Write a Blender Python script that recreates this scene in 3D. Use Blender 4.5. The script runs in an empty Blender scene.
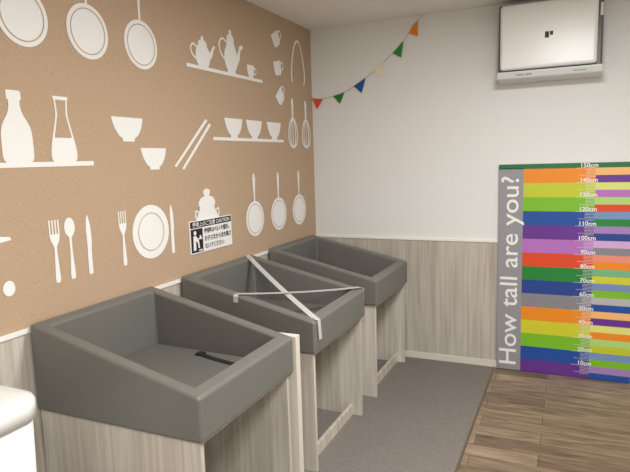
import bpy, bmesh, math
from mathutils import Vector, Matrix

scn = bpy.context.scene
scn.view_settings.view_transform = 'Standard'
COL = bpy.context.collection

# ------------------------------------------------------------------ helpers
def lin(c):
    return tuple(((v/255)/12.92 if v/255 <= 0.04045 else ((v/255+0.055)/1.055)**2.4) for v in c)

def mat(name, rgb, rough=0.6, metal=0.0, bump=0.0, bscale=200, var=0.0, vscale=8, emis=None, alpha=None, spec=None):
    m = bpy.data.materials.new(name); m.use_nodes = True
    nt = m.node_tree; b = nt.nodes['Principled BSDF']
    c = lin(rgb)
    b.inputs['Base Color'].default_value = (*c, 1)
    b.inputs['Roughness'].default_value = rough
    b.inputs['Metallic'].default_value = metal
    if spec is not None: b.inputs['Specular IOR Level'].default_value = spec
    geo = nt.nodes.new('ShaderNodeNewGeometry')
    if var > 0:
        n = nt.nodes.new('ShaderNodeTexNoise'); n.inputs['Scale'].default_value = vscale; n.inputs['Detail'].default_value = 4
        nt.links.new(geo.outputs['Position'], n.inputs['Vector'])
        r = nt.nodes.new('ShaderNodeValToRGB')
        r.color_ramp.elements[0].position = .3; r.color_ramp.elements[1].position = .7
        r.color_ramp.elements[0].color = (*[v*(1-var) for v in c], 1)
        r.color_ramp.elements[1].color = (*[min(1, v*(1+var)) for v in c], 1)
        nt.links.new(n.outputs['Fac'], r.inputs['Fac']); nt.links.new(r.outputs['Color'], b.inputs['Base Color'])
    if bump > 0:
        n = nt.nodes.new('ShaderNodeTexNoise'); n.inputs['Scale'].default_value = bscale; n.inputs['Detail'].default_value = 3
        nt.links.new(geo.outputs['Position'], n.inputs['Vector'])
        bp = nt.nodes.new('ShaderNodeBump'); bp.inputs['Strength'].default_value = bump; bp.inputs['Distance'].default_value = .002
        nt.links.new(n.outputs['Fac'], bp.inputs['Height']); nt.links.new(bp.outputs['Normal'], b.inputs['Normal'])
    if emis:
        b.inputs['Emission Color'].default_value = (1, .97, .92, 1); b.inputs['Emission Strength'].default_value = emis
    if alpha is not None: b.inputs['Alpha'].default_value = alpha
    return m

def wood_panel(name, dark, light, sc=(38, 38, 1.6), rough=.5, seam=None):
    m = bpy.data.materials.new(name); m.use_nodes = True
    nt = m.node_tree; b = nt.nodes['Principled BSDF']; b.inputs['Roughness'].default_value = rough
    geo = nt.nodes.new('ShaderNodeNewGeometry')
    mp = nt.nodes.new('ShaderNodeMapping'); mp.inputs['Scale'].default_value = sc
    nt.links.new(geo.outputs['Position'], mp.inputs['Vector'])
    n = nt.nodes.new('ShaderNodeTexNoise'); n.inputs['Scale'].default_value = 1; n.inputs['Detail'].default_value = 6; n.inputs['Distortion'].default_value = .6
    nt.links.new(mp.outputs['Vector'], n.inputs['Vector'])
    r = nt.nodes.new('ShaderNodeValToRGB')
    r.color_ramp.elements[0].position = .3; r.color_ramp.elements[0].color = (*lin(dark), 1)
    r.color_ramp.elements[1].position = .66; r.color_ramp.elements[1].color = (*lin(light), 1)
    nt.links.new(n.outputs['Fac'], r.inputs['Fac'])
    mp2 = nt.nodes.new('ShaderNodeMapping'); mp2.inputs['Scale'].default_value = (7, 7, .35)
    nt.links.new(geo.outputs['Position'], mp2.inputs['Vector'])
    n2 = nt.nodes.new('ShaderNodeTexNoise'); n2.inputs['Scale'].default_value = 1; n2.inputs['Detail'].default_value = 2
    nt.links.new(mp2.outputs['Vector'], n2.inputs['Vector'])
    r2 = nt.nodes.new('ShaderNodeValToRGB')
    r2.color_ramp.elements[0].position = .35; r2.color_ramp.elements[0].color = (.86, .85, .84, 1)
    r2.color_ramp.elements[1].position = .65; r2.color_ramp.elements[1].color = (1, 1, 1, 1)
    nt.links.new(n2.outputs['Fac'], r2.inputs['Fac'])
    mx = nt.nodes.new('ShaderNodeMixRGB'); mx.blend_type = 'MULTIPLY'; mx.inputs[0].default_value = 1
    nt.links.new(r.outputs['Color'], mx.inputs[1]); nt.links.new(r2.outputs['Color'], mx.inputs[2])
    nt.links.new(mx.outputs['Color'], b.inputs['Base Color'])
    return m

def burlap():
    m = bpy.data.materials.new('tan_burlap_paper'); m.use_nodes = True
    nt = m.node_tree; b = nt.nodes['Principled BSDF']; b.inputs['Roughness'].default_value = .85
    geo = nt.nodes.new('ShaderNodeNewGeometry')
    outs = []
    for sc in ((1, 60, 420), (1, 420, 60)):
        mp = nt.nodes.new('ShaderNodeMapping'); mp.inputs['Scale'].default_value = sc
        nt.links.new(geo.outputs['Position'], mp.inputs['Vector'])
        n = nt.nodes.new('ShaderNodeTexNoise'); n.inputs['Scale'].default_value = 1; n.inputs['Detail'].default_value = 2
        nt.links.new(mp.outputs['Vector'], n.inputs['Vector']); outs.append(n)
    a = nt.nodes.new('ShaderNodeMath'); a.operation = 'ADD'
    nt.links.new(outs[0].outputs['Fac'], a.inputs[0]); nt.links.new(outs[1].outputs['Fac'], a.inputs[1])
    h = nt.nodes.new('ShaderNodeMath'); h.operation = 'MULTIPLY'; h.inputs[1].default_value = .5
    nt.links.new(a.outputs[0], h.inputs[0])
    r = nt.nodes.new('ShaderNodeValToRGB')
    r.color_ramp.elements[0].position = .33; r.color_ramp.elements[0].color = (*lin((172, 146, 120)), 1)
    r.color_ramp.elements[1].position = .67; r.color_ramp.elements[1].color = (*lin((194, 168, 141)), 1)
    nt.links.new(h.outputs[0], r.inputs['Fac']); nt.links.new(r.outputs['Color'], b.inputs['Base Color'])
    return m

def plank_floor():
    m = bpy.data.materials.new('floor_wood_planks'); m.use_nodes = True
    nt = m.node_tree; b = nt.nodes['Principled BSDF']; b.inputs['Roughness'].default_value = .42
    geo = nt.nodes.new('ShaderNodeNewGeometry')
    br = nt.nodes.new('ShaderNodeTexBrick'); br.offset = .37; br.squash = 1
    br.inputs['Scale'].default_value = 1; br.inputs['Brick Width'].default_value = .92; br.inputs['Row Height'].default_value = .125
    br.inputs['Mortar Size'].default_value = .0018; br.inputs['Mortar Smooth'].default_value = .3; br.inputs['Bias'].default_value = 0
    br.inputs['Color1'].default_value = (*lin((122, 104, 86)), 1); br.inputs['Color2'].default_value = (*lin((164, 145, 122)), 1)
    br.inputs['Mortar'].default_value = (*lin((74, 60, 48)), 1)
    nt.links.new(geo.outputs['Position'], br.inputs['Vector'])
    mp = nt.nodes.new('ShaderNodeMapping'); mp.inputs['Scale'].default_value = (3.5, 24, 1)
    nt.links.new(geo.outputs['Position'], mp.inputs['Vector'])
    n = nt.nodes.new('ShaderNodeTexNoise'); n.inputs['Scale'].default_value = 1; n.inputs['Detail'].default_value = 8; n.inputs['Distortion'].default_value = .8
    nt.links.new(mp.outputs['Vector'], n.inputs['Vector'])
    r = nt.nodes.new('ShaderNodeValToRGB')
    r.color_ramp.elements[0].position = .32; r.color_ramp.elements[0].color = (.48, .45, .42, 1)
    r.color_ramp.elements[1].position = .66; r.color_ramp.elements[1].color = (1.1, 1.08, 1.05, 1)
    nt.links.new(n.outputs['Fac'], r.inputs['Fac'])
    mx = nt.nodes.new('ShaderNodeMixRGB'); mx.blend_type = 'MULTIPLY'; mx.inputs[0].default_value = 1
    nt.links.new(br.outputs['Color'], mx.inputs[1]); nt.links.new(r.outputs['Color'], mx.inputs[2])
    nt.links.new(mx.outputs['Color'], b.inputs['Base Color'])
    return m

def empty(name, loc=(0, 0, 0)):
    e = bpy.data.objects.new(name, None); e.location = loc; e.empty_display_size = .1; COL.objects.link(e); return e

def put(ob, parent):
    if parent:
        bpy.context.view_layer.update()
        ob.parent = parent; ob.matrix_parent_inverse = parent.matrix_world.inverted()
    return ob

def mesh(name, verts, faces, m, parent=None, bevel=0, segs=2, smooth=False):
    me = bpy.data.meshes.new(name); me.from_pydata([tuple(v) for v in verts], [], faces); me.update()
    bm = bmesh.new(); bm.from_mesh(me)
    bmesh.ops.recalc_face_normals(bm, faces=bm.faces); bm.to_mesh(me); bm.free()
    ob = bpy.data.objects.new(name, me); COL.objects.link(ob)
    if m: me.materials.append(m)
    if smooth:
        for p in me.polygons: p.use_smooth = True
    if bevel:
        b = ob.modifiers.new('bevel', 'BEVEL'); b.width = bevel; b.segments = segs; b.limit_method = 'ANGLE'; b.angle_limit = math.radians(25)
        b.harden_normals = smooth
    return put(ob, parent)

BF = [(0, 1, 2, 3), (7, 6, 5, 4), (0, 4, 5, 1), (1, 5, 6, 2), (2, 6, 7, 3), (3, 7, 4, 0)]
def box(name, x0, x1, y0, y1, z0, z1, m, parent=None, bevel=0, segs=2):
    v = [(x0, y0, z0), (x1, y0, z0), (x1, y1, z0), (x0, y1, z0), (x0, y0, z1), (x1, y0, z1), (x1, y1, z1), (x0, y1, z1)]
    return mesh(name, v, BF, m, parent, bevel, segs)

def decal_mesh(name, polys, m, parent, to3d):
    """polys: list of 2-D outlines placed on a plane by to3d; facing checked so normals point into the room"""
    verts = []; faces = []
    for j, p in enumerate(polys):
        area = sum(a[0]*b[1]-b[0]*a[1] for a, b in zip(p, p[1:]+p[:1]))
        i = len(verts)
        # clockwise on the left wall's s axis and counter-clockwise on the back wall both face the room
        v = [Vector(to3d(a, b)) for a, b in p]
        on_left = abs(v[0].x) < .05
        nrm = Vector((1, 0, 0)) if on_left else Vector((0, -1, 0))
        v = [q+nrm*(1.2e-5*(j % 60)) for q in v]
        idx = list(range(i, i+len(p)))
        if (area > 0) == on_left: idx.reverse()
        verts += v; faces.append(tuple(idx))
    me = bpy.data.meshes.new(name); me.from_pydata([tuple(q) for q in verts], [], faces); me.update(); me.materials.append(m)
    ob = bpy.data.objects.new(name, me); COL.objects.link(ob)
    return put(ob, parent)

def txt(name, body, size, origin, xd, yd, m, parent, align='LEFT', fitw=None, bold=0.0, valign='BOTTOM_BASELINE'):
    c = bpy.data.curves.new(name, 'FONT'); c.body = body; c.size = size; c.align_x = align; c.align_y = valign
    c.offset = bold; c.resolution_u = 4
    ob = bpy.data.objects.new(name, c); COL.objects.link(ob); c.materials.append(m)
    xd = Vector(xd); yd = Vector(yd); zd = xd.cross(yd)
    s = 1.0
    if fitw:
        bpy.context.view_layer.update(); s = fitw/max(ob.dimensions.x, 1e-5)
    M = Matrix((xd*s, yd, zd)).transposed().to_4x4(); M.translation = Vector(origin)
    ob.matrix_world = M
    return put(ob, parent)

# ------------------------------------------------------------------ materials
M_white = mat('wall_white_paint', (229, 229, 227), .8, bump=.15, bscale=260)
M_ceil = mat('ceiling_paint', (236, 234, 229), .85, bump=.1, bscale=200)
M_burlap = burlap()
M_panel = wood_panel('pale_ash_laminate', (176, 168, 156), (206, 199, 188))
M_cab = wood_panel('cabinet_ash_laminate', (186, 178, 165), (216, 209, 198))
M_trimw = mat('white_trim', (238, 236, 230), .45)
M_edge = mat('pale_edge_banding', (216, 210, 198), .5)
M_gfloor = mat('gray_vinyl_floor', (121, 115, 109), .75, bump=.3, bscale=350, var=.12, vscale=60)
M_planks = plank_floor()
M_leather = mat('gray_vinyl_upholstery', (109, 108, 103), .40, bump=.12, bscale=500)
M_leather2 = mat('gray_vinyl_pad', (103, 102, 97), .42, bump=.12, bscale=500)
M_decal = mat('white_wall_decal', (238, 237, 234), .6)
M_black = mat('black_print', (22, 22, 24), .5)
M_belt = mat('black_webbing', (20, 20, 20), .8)
M_signw = mat('sign_white', (238, 238, 236), .4)
M_tape = mat('white_barrier_tape', (206, 206, 204), .35, alpha=.85)
M_plast = mat('white_plastic', (242, 242, 240), .3)
M_dgrey = mat('dark_gray_plastic', (58, 58, 58), .4)
M_mgrey = mat('mid_gray_plastic', (92, 92, 92), .4)
M_lgrey = mat('light_gray_plastic', (214, 215, 214), .35)
M_metal = mat('floor_strip_metal', (120, 110, 98), .35, metal=.6)

# ------------------------------------------------------------------ room
RX, RY, RZ = 3.7, -6.2, 2.65
box('floor', -.1, RX+.1, RY-.1, .1, -.1, 0, M_planks)
box('ceiling', -.1, RX+.1, RY-.1, .1, RZ, RZ+.1, M_ceil)
box('wall_left', -.1, 0, RY, 0, 0, RZ, M_burlap)
box('wall_back', -.1, RX+.1, 0, .1, 0, RZ, M_white)
box('wall_right', RX, RX+.1, RY, 0, 0, RZ, M_white)
box('wall_front', -.1, RX+.1, RY-.1, RY, 0, RZ, M_white)
box('floor_gray_section', 0, 1.455, RY, 0, 0, .004, M_gfloor)
box('floor_transition_strip', 1.455, 1.468, RY, 0, 0, .005, M_metal)
box('wall_left_wainscot', 0, .006, RY, 0, 0, .965, M_panel)
box('wall_back_wainscot', .006, RX, -.006, 0, 0, .965, M_panel)
box('trim_1', 0, .014, RY, 0, .962, .982, M_trimw, bevel=.002)
box('trim_2', .014, RX, -.014, 0, .962, .982, M_trimw, bevel=.002)
box('baseboard_back', .006, RX, -.014, -.006, 0, .055, M_edge, bevel=.002)
box('baseboard_left', .006, .014, RY, -2.85, 0, .055, M_edge, bevel=.002)

# ------------------------------------------------------------------ wall mural (left wall, coordinates s = -y, z)
mural = empty('kitchenware_wall_mural', (0, -1.5, 1.7))
def W(off):
    return lambda s, z: (off, -s, z)
def circ(cs, cz, rx, rz=None, n=40):
    rz = rz or rx
    return [(cs+rx*math.cos(2*math.pi*i/n), cz+rz*math.sin(2*math.pi*i/n)) for i in range(n)]
def ring(cs, cz, r, w, n=48):
    out = []
    for i in range(n):
        a, b = 2*math.pi*i/n, 2*math.pi*(i+1)/n
        out.append([(cs+r*math.cos(a), cz+r*math.sin(a)), (cs+r*math.cos(b), cz+r*math.sin(b)),
                    (cs+(r-w)*math.cos(b), cz+(r-w)*math.sin(b)), (cs+(r-w)*math.cos(a), cz+(r-w)*math.sin(a))])
    return out
def rect(s0, s1, z0, z1): return [(s0, z0), (s1, z0), (s1, z1), (s0, z1)]
def stroke(pts, w):
    """mitred strip of quads that share their corners"""
    P = [pts[0]]
    for p in pts[1:]:
        if math.hypot(p[0]-P[-1][0], p[1]-P[-1][1]) > 1e-4: P.append(p)
    L = []; R = []
    for i, p in enumerate(P):
        a = P[max(i-1, 0)]; b = P[min(i+1, len(P)-1)]
        dx, dy = b[0]-a[0], b[1]-a[1]; l = math.hypot(dx, dy)
        if l < 1e-6: dx, dy, l = P[i][0]-a[0], P[i][1]-a[1], 1e-3
        nx, ny = -dy/l*w/2, dx/l*w/2
        L.append((p[0]+nx, p[1]+ny)); R.append((p[0]-nx, p[1]-ny))
    return [[L[i], L[i+1], R[i+1], R[i]] for i in range(len(P)-1)]
def prof(cs, half):  # symmetric silhouette from list (halfwidth,z) bottom->top
    return [(cs+h, z) for h, z in half]+[(cs-h, z) for h, z in reversed(half)]
def rot(poly, cs, cz, a):
    ca, sa = math.cos(a), math.sin(a)
    return [(cs+(s-cs)*ca-(z-cz)*sa, cz+(s-cs)*sa+(z-cz)*ca) for s, z in poly]
def spline(pts, n=8):
    out = []
    P = [pts[0]]+list(pts)+[pts[-1]]
    for i in range(1, len(P)-2):
        for k in range(n):
            t = k/n; a, b, c, d = P[i-1], P[i], P[i+1], P[i+2]
            out.append(tuple(.5*((2*b[j])+(-a[j]+c[j])*t+(2*a[j]-5*b[j]+4*c[j]-d[j])*t*t+(-a[j]+3*b[j]-3*c[j]+d[j])*t**3) for j in (0, 1)))
    out.append(pts[-1]); return out
N1, N2 = .0020, .0035
def art(name, white, tan=None):
    decal_mesh(name, white, M_decal, mural, W(N1))
    if tan: decal_mesh(name+'_cutout', tan, M_burlap, mural, W(N2))

def pan_art(name, s, z, r, ztop, hw=.018):
    h = [(hw*.45, z+r*.9), (hw*.5, z+r+.03), (hw*.95, ztop-.05), (hw, ztop-.025), (hw*.6, ztop-.004), (hw*.2, ztop)]
    art(name, [circ(s, z, r), prof(s, h)], ring(s, z, r*.84, .0042) + [circ(s, ztop-.02, .005, .006, 12)])
for i, s in enumerate((2.70, 2.37, 2.03)):
    pan_art('hanging_skimmer_%d' % (i+1), s, 2.20, .118, 2.60, .014)
for i, s in enumerate((1.00, .655, .31)):
    pan_art('frying_pan_%d' % (i+1), s, 1.225, .120, 1.53)

def shelf(name, s0, s1, z, t=.02): art(name, [rect(s0, s1, z-t, z)])
shelf('shelf_tea', 1.67, .82, 2.165); shelf('shelf_bottles', 3.3, 2.40, 1.635); shelf('shelf_bowls', 1.45, .54, 1.765)
# teapots
z0 = 2.165
p1 = prof(1.51, [(.045, z0), (.062, z0+.02), (.072, z0+.055), (.066, z0+.09), (.045, z0+.115), (.04, z0+.122), (.045, z0+.128), (.028, z0+.145), (.012, z0+.15), (.014, z0+.162), (.006, z0+.17)])
art('sugar_pot', [p1]+stroke(spline([(1.565, z0+.10), (1.60, z0+.115), (1.625, z0+.09), (1.61, z0+.055), (1.575, z0+.035)], 4), .012)+[[(1.46, z0+.03), (1.42, z0+.06), (1.395, z0+.115), (1.375, z0+.125), (1.40, z0+.135), (1.415, z0+.115), (1.435, z0+.09), (1.46, z0+.075)]])
p2 = prof(1.21, [(.05, z0), (.042, z0+.012), (.062, z0+.035), (.078, z0+.08), (.072, z0+.12), (.05, z0+.16), (.036, z0+.19), (.042, z0+.20), (.034, z0+.222), (.014, z0+.235), (.016, z0+.25), (.006, z0+.262)])
art('coffee_pot', [p2]+stroke(spline([(1.25, z0+.18), (1.30, z0+.195), (1.335, z0+.165), (1.325, z0+.11), (1.275, z0+.07)], 4), .013)+[[(1.15, z0+.04), (1.11, z0+.09), (1.095, z0+.15), (1.06, z0+.175), (1.075, z0+.19), (1.11, z0+.175), (1.125, z0+.14), (1.15, z0+.10)]])
cup = prof(.975, [(.022, z0), (.038, z0+.02), (.045, z0+.05), (.047, z0+.08)])
def cuphandle(s, z, sc=1): return stroke([(s-.04*sc, z+.065*sc), (s-.068*sc, z+.06*sc), (s-.07*sc, z+.035*sc), (s-.035*sc, z+.018*sc)], .010*sc)
art('tea_cup', [cup]+cuphandle(.975, z0))
for i, (s, z, a) in enumerate(((.60, 2.475, .5), (.59, 2.275, .2), (.565, 2.075, .75))):
    b = prof(s, [(.034, z-.05), (.05, z-.035), (.055, z), (.056, z+.05)])
    hd = stroke([(s-.05, z+.035), (s-.085, z+.03), (s-.088, z-.005), (s-.045, z-.025)], .012)
    art('falling_cup_%d' % (i+1), [rot(p, s, z, -a) for p in [b]+hd])
# tongs
art('tongs', stroke(spline([(.355, 2.205), (.368, 2.26), (.35, 2.37), (.305, 2.48), (.25, 2.52), (.20, 2.48), (.16, 2.37), (.14, 2.27), (.155, 2.195)]), .020))
# whisks
for i, s in enumerate((.375, .14)):
    zt, zb = 2.08, 1.71
    loops = []
    for w in (.088, .050):
        pts = []
        for k in range(25):
            t = k/24
            pts.append((s-w*math.sin(2*math.pi*t)*(.7+.3*(1-math.cos(2*math.pi*t))/2), zb+(1.93-zb)*(1+math.cos(2*math.pi*t))/2))
        loops += stroke(pts, .015)
    art('whisk_%d' % (i+1), [prof(s, [(.013, 1.925), (.015, 1.96), (.019, 2.05), (.015, zt-.008), (.005, zt)]), rect(s-.006, s+.006, zb, 1.926)]+loops)
# bottles
art('bottle', [prof(2.775, spline([(.056, 1.635), (.068, 1.655), (.068, 1.74), (.058, 1.78), (.034, 1.82), (.025, 1.85), (.025, 1.872)])+[(.032, 1.876), (.032, 1.905), (.026, 1.91)])])
art('carafe', [prof(2.555, spline([(.056, 1.635), (.066, 1.65), (.063, 1.70), (.040, 1.79), (.031, 1.83), (.034, 1.88), (.040, 1.905)]))],
    [prof(2.555, [(.044, 1.735), (.032, 1.785), (.021, 1.83), (.024, 1.875), (.027, 1.89)])])
# bowls
def bowl(name, s, zt, w=.1, h=.11):
    art(name, [prof(s, [(w*.38, zt-h), (w*.38, zt-h*.88)]+spline([(w*.62, zt-h*.75), (w*.86, zt-h*.45), (w*.98, zt-h*.15), (w*1.02, zt)], 4))])
bowl('bowl_1', 2.165, 1.84, .105, .115); bowl('bowl_2', 1.99, 1.695, .095, .11)
for i, s in enumerate((1.215, .96, .68)): bowl('shelf_bowl_%d' % (i+1), s, 1.885, .103, .12)
art('chopsticks', [[(1.83, 1.60), (1.815, 1.592), (1.503, 1.855), (1.52, 1.867)], [(1.765, 1.585), (1.748, 1.578), (1.468, 1.832), (1.485, 1.845)]])
# lidded jar
art('lidded_jar', [prof(1.55, [(.10, 1.20), (.11, 1.26), (.10, 1.31), (.075, 1.345), (.07, 1.36), (.082, 1.365), (.082, 1.388), (.06, 1.41), (.022, 1.42), (.034, 1.435), (.03, 1.455), (.005, 1.462)])] +
    stroke([(1.64, 1.33), (1.665, 1.34), (1.67, 1.31), (1.65, 1.28)], .012)+stroke([(1.46, 1.33), (1.435, 1.34), (1.43, 1.31), (1.45, 1.28)], .012))
# cutlery
def fork(name, s, zt=1.395, zb=1.13):
    pol = [prof(s, [(.010, zb), (.013, zb+.02), (.007, zb+.12), (.006, zt-.115), (.022, zt-.085), (.026, zt-.06)])]
    for d in (-.022, -.0075, .0075, .022): pol.append(rect(s+d-.0035, s+d+.0035, zt-.062, zt))
    art(name, pol)
def knife(name, s, zt=1.40, zb=1.13):
    art(name, [[(s+.012, zb+.005), (s+.012, zb+.09), (s+.010, zb+.11), (s+.012, zt-.06), (s+.008, zt-.02), (s-.002, zt), (s-.014, zt-.05), (s-.017, zt-.12), (s-.012, zb+.11), (s-.012, zb+.005), (s, zb)]])
fork('fork_1', 2.645); fork('fork_2', 2.25)
art('spoon', [circ(2.565, 1.355, .028, .042), prof(2.565, [(.010, 1.13), (.013, 1.15), (.006, 1.25), (.007, 1.33)])])
knife('knife_1', 2.465); knife('knife_2', 1.885)
art('plate', [circ(2.05, 1.27, .138)], ring(2.05, 1.27, .098, .004))
art('ladle', [prof(2.90, [(.012, 1.335), (.055, 1.34), (.05, 1.352), (.012, 1.358)]), circ(2.875, 1.155, .026, .030)])

# ------------------------------------------------------------------ notice sign on left wall
sign = empty('notice_sign', (0, -1.525, 1.19))
box('sign_board', .001, .008, -1.74, -1.31, 1.095, 1.285, M_signw, sign, .001)
SX = .0085
bx = lambda n, s0, s1, a, b, m, o=SX: decal_mesh(n, [rect(s0, s1, a, b)], m, sign, W(o))
bx('header_band', 1.735, 1.315, 1.243, 1.280, M_black)
bx('pictogram_panel', 1.733, 1.62, 1.102, 1.238, M_black)
YD, ZD = (0, 1, 0), (0, 0, 1)
txt('header_text', '使用上のご注意 CAUTION', .030, (SX+.001, -1.715, 1.251), YD, ZD, M_signw, sign, fitw=.38, bold=.0004)
for i, (t, w) in enumerate((('使用時はベルトを着用し', .27), ('お子さまから目を離さ', .28), ('ないでください', .20))):
    txt('notice_line_%d' % (i+1), t, .034, (SX+.001, -1.605, 1.205-i*.045), YD, ZD, M_black, sign, fitw=w, bold=.0008)
decal_mesh('pictogram', [circ(1.695, 1.215, .013, n=20), [(1.712, 1.198), (1.685, 1.198), (1.66, 1.165), (1.655, 1.125), (1.668, 1.125), (1.672, 1.155), (1.69, 1.17), (1.69, 1.115), (1.715, 1.115)],
    rect(1.668, 1.628, 1.175, 1.183), circ(1.645, 1.19, .009, n=16), rect(1.665, 1.63, 1.108, 1.116)], M_signw, sign, W(SX+.001))

# ------------------------------------------------------------------ baby changing stations
def station(y0, y1, side_panel=False):
    st = empty('baby_changing_station', (0.41, (y0+y1)/2, 0))
    xb, xf, zb, zt_b, zt_f = .016, .82, .642, 1.0, .812
    zt = lambda x: zt_b+(zt_f-zt_b)*(x-xb)/(xf-xb)
    t = .058; ib, i_f = xb+.055, xf-.062
    V = [(xb, y0, zb), (xf, y0, zb), (xf, y1, zb), (xb, y1, zb),
         (xb, y0, zt(xb)), (xf, y0, zt(xf)), (xf, y1, zt(xf)), (xb, y1, zt(xb)),
         (ib, y0+t, zt(ib)), (i_f, y0+t, zt(i_f)), (i_f, y1-t, zt(i_f)), (ib, y1-t, zt(ib)),
         (ib+.01, y0+t+.008, .705), (i_f-.02, y0+t+.008, .69), (i_f-.02, y1-t-.008, .69), (ib+.01, y1-t-.008, .705)]
    F = [(0, 3, 2, 1), (0, 1, 5, 4), (1, 2, 6, 5), (2, 3, 7, 6), (3, 0, 4, 7),
         (4, 5, 9, 8), (5, 6, 10, 9), (6, 7, 11, 10), (7, 4, 8, 11),
         (8, 9, 13, 12), (9, 10, 14, 13), (10, 11, 15, 14), (11, 8, 12, 15), (12, 13, 14, 15)]
    mesh('padded_tray', V, F, M_leather, st, .014, 4, True)
    # pad lying in the tray
    a, b, c, d = ib+.015, i_f-.026, y0+t+.012, y1-t-.012
    za, zb2 = .702, .688
    v = [(a, c, za), (b, c, zb2), (b, d, zb2), (a, d, za), (a, c, za+.022), (b, c, zb2+.022), (b, d, zb2+.022), (a, d, za+.022)]
    mesh('changing_pad', v, BF, M_leather2, st, .009, 3, True)
    k = .018; th = .022
    box('side_panel_left', .016, .80, y0+k, y0+k+th, .004, .642, M_cab, st, .0015)
    box('side_panel_right', .016, .80, y1-k-th, y1-k, .004, .642, M_cab, st, .0015)
    box('inner_back_panel', .30, .32, y0+k+th, y1-k-th, .004, .642, M_cab, st)
    box('kick_board', .72, .74, y0+k+th, y1-k-th, .004, .07, M_cab, st, .001)
    box('top_rail', .76, .785, y0+k+th, y1-k-th, .615, .642, M_cab, st, .001)
    if side_panel:
        v = [(.016, y1+.004, .004), (.83, y1+.004, .004), (.83, y1+.044, .004), (.016, y1+.044, .004),
             (.016, y1+.004, .81), (.83, y1+.004, .81), (.83, y1+.044, .81), (.016, y1+.044, .81)]
        mesh('divider_panel', v, BF, M_edge, st, .0015)
    return st
s1 = station(-2.82, -2.095, True)
s2 = station(-1.86, -1.11)
s3 = station(-.87, -.11)

def ribbon(name, pts, w, side, m, parent, th=.0015):
    """flat strap following pts; side = width direction"""
    side = Vector(side).normalized(); V = []; F = []
    for i, p in enumerate(pts):
        p = Vector(p); d = (Vector(pts[min(i+1, len(pts)-1)])-Vector(pts[max(i-1, 0)])).normalized()
        n = d.cross(side).normalized()
        for sg, tg in ((-1, -1), (1, -1), (1, 1), (-1, 1)): V.append(p+side*sg*w/2+n*tg*th/2)
    for i in range(len(pts)-1):
        a = i*4; b = a+4
        for k in range(4): F.append((a+k, a+(k+1) % 4, b+(k+1) % 4, b+k))
    F.append((0, 1, 2, 3)); e = len(V)-4; F.append((e, e+1, e+2, e+3))
    return mesh(name, V, F, m, parent)
# belt end lying flat on the pad of the first tray
zp = lambda x: .724-.014*(x-.086)/.646+.0022
bl = [(x, y, zp(x)) for x, y in ((.40, -2.222), (.45, -2.238), (.50, -2.250), (.56, -2.262), (.63, -2.272))]
ribbon('safety_belt', bl, .030, (.2, 1, 0), M_belt, s1, .003)
box('belt_buckle', .372, .408, -2.240, -2.200, .716, .728, M_belt, s1, .003)

# barrier tape crossed over the second station (fixed to it, so it is part of that station)
tape = s2
def straight(a, b, n=10, sag=.0):
    a, b = Vector(a), Vector(b)
    return [a.lerp(b, i/n)-Vector((0, 0, sag*4*(i/n)*(1-i/n))) for i in range(n+1)]
A = (.03, -1.17, 1.002); Bp = (.80, -1.81, .820)
d1 = (Vector(Bp)-Vector(A)).normalized(); sd1 = d1.cross(Vector((0, 0, 1))).normalized()
ribbon('tape_diagonal', straight(A, Bp, 12, .012), .034, sd1, M_tape, tape)
Cc = (.37, -1.85, .924); D = (.79, -1.12, .826)
d2 = (Vector(D)-Vector(Cc)).normalized(); sd2 = d2.cross(Vector((0, 0, 1))).normalized()
ribbon('tape_cross', straight(Cc, D, 12, .01), .036, sd2, M_tape, tape)
ribbon('tape_hanging_front', [(.80, -1.81, .819), (.822, -1.81, .814), (.8245, -1.81, .78), (.826, -1.805, .71)], .034, (0, 1, 0), M_tape, tape)
ribbon('tape_hanging_side', [(.79, -1.12, .825), (.80, -1.107, .814), (.80, -1.106, .754)], .03, (1, 0, 0), M_tape, tape)
ribbon('tape_hanging_left', [(.37, -1.85, .922), (.37, -1.864, .912), (.37, -1.865, .88)], .028, (1, 0, 0), M_tape, tape)

# ------------------------------------------------------------------ height chart
chart = empty('height_chart', (1.92, 0, .76))
box('chart_board', 1.48, 2.37, -.028, -.0145, .006, 1.535, M_signw, chart, .001)
CY = -.0285
CW = lambda off: (lambda x, z: (x, CY-off, z))
cm = {}
def cmat(rgb):
    if rgb not in cm: cm[rgb] = mat('chart_ink_%02x%02x%02x' % rgb, rgb, .45)
    return cm[rgb]
def cr(n, x0, x1, z0, z1, rgb, off=0): decal_mesh(n, [[(x0, z0), (x1, z0), (x1, z1), (x0, z1)]], cmat(rgb), chart, CW(off))
cr('title_strip', 1.48, 1.65, .006, 1.505, (148, 147, 153))
cr('top_line', 1.48, 2.37, 1.500, 1.535, (20, 108, 60))
O, G, B_, P, Ov, R, DG, BL, GR = (236, 140, 26), (122, 188, 36), (22, 76, 158), (100, 48, 144), (180, 112, 192), (220, 72, 32), (26, 130, 52), (28, 64, 142), (134, 134, 141)
bands = [O, (192, 202, 42), G, B_, P, Ov, R, DG, BL, GR, O, (208, 206, 46), G, B_, P]
ticks = []
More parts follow.
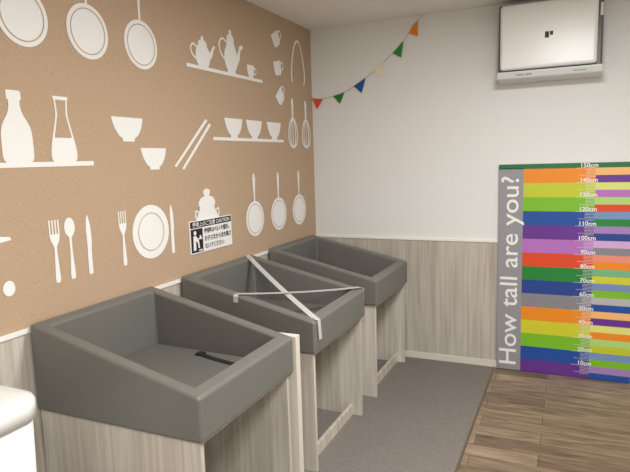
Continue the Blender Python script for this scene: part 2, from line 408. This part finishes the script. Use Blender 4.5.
for i, c in enumerate(bands):
    z1 = 1.50-.1*i; z0 = max(z1-.1, .006)
    cr('band_%d' % (15-i), 1.65, 2.11, z0, z1, c)
    nxt = bands[(i+4) % 15]
    lt = tuple(int(v+(255-v)*.40) for v in c)
    cr('half_%da' % (15-i), 2.11, 2.37, z1-.05, z1, lt, 0)
    cr('half_%db' % (15-i), 2.11, 2.37, z0, z1-.05, nxt, 0)
    for k in range(7):
        z = z1-.01*k
        if z-.003 < .01: continue
        a = 1.99 if k == 0 else (2.01 if k == 5 else 2.05)
        ticks.append([(a, z-.0009), (2.11, z-.0009), (2.11, z+.0009), (a, z+.0009)])
    txt('label_%d' % (15-i), '%dcm' % (150-10*i), .042, (2.125, CY-.0022, z1+.004), (1, 0, 0), (0, 0, 1), M_signw, chart, align='RIGHT', bold=.0008)
decal_mesh('tick_marks', ticks, M_signw, chart, CW(.0006))
txt('title_text', 'How tall are you?', .172, (1.617, CY-.0012, .035), (0, 0, 1), (-1, 0, 0), M_signw, chart, fitw=1.40, bold=.001)

# ------------------------------------------------------------------ bunting
bunt = empty('pennant_bunting', (.5, 0, 2.3))
BY = -.006
pts = [(.005, 2.115), (.05, 2.095), (.14, 2.105), (.24, 2.123), (.33, 2.155), (.42, 2.207), (.50, 2.255), (.58, 2.308), (.66, 2.375), (.74, 2.442), (.80, 2.51), (.86, 2.598), (.93, 2.648)]
sp = bpy.data.curves.new('string', 'CURVE'); sp.dimensions = '3D'; sp.bevel_depth = .0022
s = sp.splines.new('POLY'); s.points.add(len(pts)-1)
for q, (x, z) in zip(s.points, pts): q.co = (x, BY, z, 1)
so = bpy.data.objects.new('string', sp); COL.objects.link(so); sp.materials.append(mat('string_cream', (190, 180, 162), .8)); put(so, bunt)
def flag(n, a, b, c, rgb):
    v = [(a[0], BY-.002, a[1]), (b[0], BY-.002, b[1]), (c[0], BY-.003, c[1]), (a[0], BY-.0035, a[1]), (b[0], BY-.0035, b[1]), (c[0], BY-.0045, c[1])]
    mesh(n, v, [(0, 1, 2), (5, 4, 3), (0, 3, 4, 1), (1, 4, 5, 2), (2, 5, 3, 0)], mat('felt_'+n, rgb, .85), bunt)
flag('flag_orange', (.005, 2.108), (.10, 2.098), (.048, 2.02), (218, 86, 28))
flag('flag_green', (.19, 2.116), (.29, 2.136), (.25, 2.05), (34, 126, 60))
flag('flag_blue', (.37, 2.18), (.47, 2.235), (.435, 2.12), (28, 84, 148))
flag('flag_white', (.54, 2.285), (.62, 2.345), (.59, 2.225), (238, 228, 198))
flag('flag_green_2', (.69, 2.40), (.775, 2.478), (.757, 2.36), (48, 136, 54))
flag('flag_orange_2', (.815, 2.535), (.885, 2.615), (.885, 2.50), (232, 138, 28))

# ------------------------------------------------------------------ wall air purifier
ap = empty('wall_mounted_air_purifier', (1.8, 0, 2.3))
box('housing', 1.478, 2.120, -.13, -.001, 2.13, 2.61, M_mgrey, ap, .012, 3)
box('front_panel', 1.492, 2.088, -.175, -.13, 2.172, 2.60, M_plast, ap, .022, 4)
v = [(1.475, -.19, 2.112), (2.125, -.19, 2.112), (2.125, -.001, 2.10), (1.475, -.001, 2.10), (1.475, -.20, 2.160), (2.125, -.20, 2.160), (2.125, -.001, 2.160), (1.475, -.001, 2.160)]
mesh('lower_tray', v, BF, M_lgrey, ap, .008, 3)
box('side_latch', 2.10, 2.118, -.138, -.128, 2.47, 2.55, M_lgrey, ap, .002)
decal_mesh('mark', [[(1.775, 2.36), (1.80, 2.36), (1.80, 2.40), (1.775, 2.40)], [(1.805, 2.375), (1.825, 2.375), (1.825, 2.40), (1.805, 2.40)]], M_black, ap, lambda x, z: (x, -.1756, z))
M_ledg = mat('green_print', (110, 170, 140), .5)
decal_mesh('tray_print', [rect(1.60, 1.65, 2.130, 2.138), rect(1.66, 1.70, 2.130, 2.138), rect(1.95, 2.03, 2.131, 2.136)], M_ledg, ap, lambda x, z: (x, -.1950-(z-2.12)*.21-.0006, z))

# ------------------------------------------------------------------ diaper bin (bottom left)
def rrect(x0, x1, y0, y1, r, n=8):
    out = []
    for cx, cy, a0 in ((x1-r, y1-r, 0), (x0+r, y1-r, 90), (x0+r, y0+r, 180), (x1-r, y0+r, 270)):
        for k in range(n+1):
            a = math.radians(a0+90*k/n); out.append((cx+r*math.cos(a), cy+r*math.sin(a)))
    return out
def loft(name, levels, m, parent):
    V = []; F = []; n = None
    for x0, x1, y0, y1, r, z in levels:
        l = rrect(x0, x1, y0, y1, r); n = len(l); V += [(x, y, z) for x, y in l]
    for i in range(len(levels)-1):
        for k in range(n): F.append((i*n+k, i*n+(k+1) % n, (i+1)*n+(k+1) % n, (i+1)*n+k))
    F.append(tuple(range(n))); F.append(tuple(range(len(V)-n, len(V))))
    ob = mesh(name, V, F, m, parent, 0, 2, False)
    for p in ob.data.polygons: p.use_smooth = len(p.vertices) == 4
    return ob
bn = empty('diaper_bin', (.2, -3.3, 0))
x0, x1, y0, y1 = .018, .372, -3.50, -3.05
loft('bin_body', [(x0+.03, x1-.03, y0+.03, y1-.03, .07, .004), (x0+.012, x1-.012, y0+.012, y1-.012, .08, .785)], M_plast, bn)
loft('lid_gap', [(x0+.02, x1-.02, y0+.02, y1-.02, .08, .785), (x0+.02, x1-.02, y0+.02, y1-.02, .08, .791)], M_dgrey, bn)
loft('bin_lid', [(x0, x1, y0, y1, .09, .791), (x0, x1, y0, y1, .09, .845), (x0+.006, x1-.006, y0+.006, y1-.006, .088, .858), (x0+.025, x1-.025, y0+.025, y1-.025, .08, .867), (x0+.08, x1-.08, y0+.08, y1-.08, .06, .872)], M_plast, bn)

# ------------------------------------------------------------------ ceiling lights
M_em = mat('light_diffuser', (255, 250, 240), .5, emis=3)
def lamp(x, y, sx, sy, e):
    em = empty('ceiling_light', (x, y, RZ))
    box('frame', x-sx/2-.03, x+sx/2+.03, y-sy/2-.03, y+sy/2+.03, RZ-.03, RZ, M_trimw, em, .004)
    box('diffuser', x-sx/2, x+sx/2, y-sy/2, y+sy/2, RZ-.034, RZ-.028, M_em, em)
    l = bpy.data.lights.new('area', 'AREA'); l.shape = 'RECTANGLE'; l.size = sx; l.size_y = sy; l.energy = e; l.color = (1, .987, .965)
    o = bpy.data.objects.new('lamp', l); COL.objects.link(o); o.location = (x, y, RZ-.045); put(o, em)
lamp(1.95, -2.1, .5, .5, 62)
lamp(2.3, -4.6, .6, .6, 74)
w = bpy.data.worlds.new('world'); scn.world = w; w.use_nodes = True
w.node_tree.nodes['Background'].inputs[0].default_value = (.9, .9, .9, 1); w.node_tree.nodes['Background'].inputs[1].default_value = .3

# ------------------------------------------------------------------ camera
cam = bpy.data.cameras.new('camera'); cam.sensor_width = 36; cam.lens = 564/630*36; cam.clip_start = .02
co = bpy.data.objects.new('camera', cam); COL.objects.link(co)
Xc = Vector((.911, .0277, -.4114)).normalized(); Yc = Vector((.4109, -.1343, .9017)); Yc = (Yc-Xc*Yc.dot(Xc)).normalized(); Zc = Xc.cross(Yc)
right = Vector((Xc.x, Yc.x, Zc.x)); down = Vector((Xc.y, Yc.y, Zc.y)); fwd = Vector((Xc.z, Yc.z, Zc.z))
Mx = Matrix((right, -down, -fwd)).transposed().to_4x4(); Mx.translation = Vector((1.96, -4.32, 1.61))
co.matrix_world = Mx
scn.camera = co
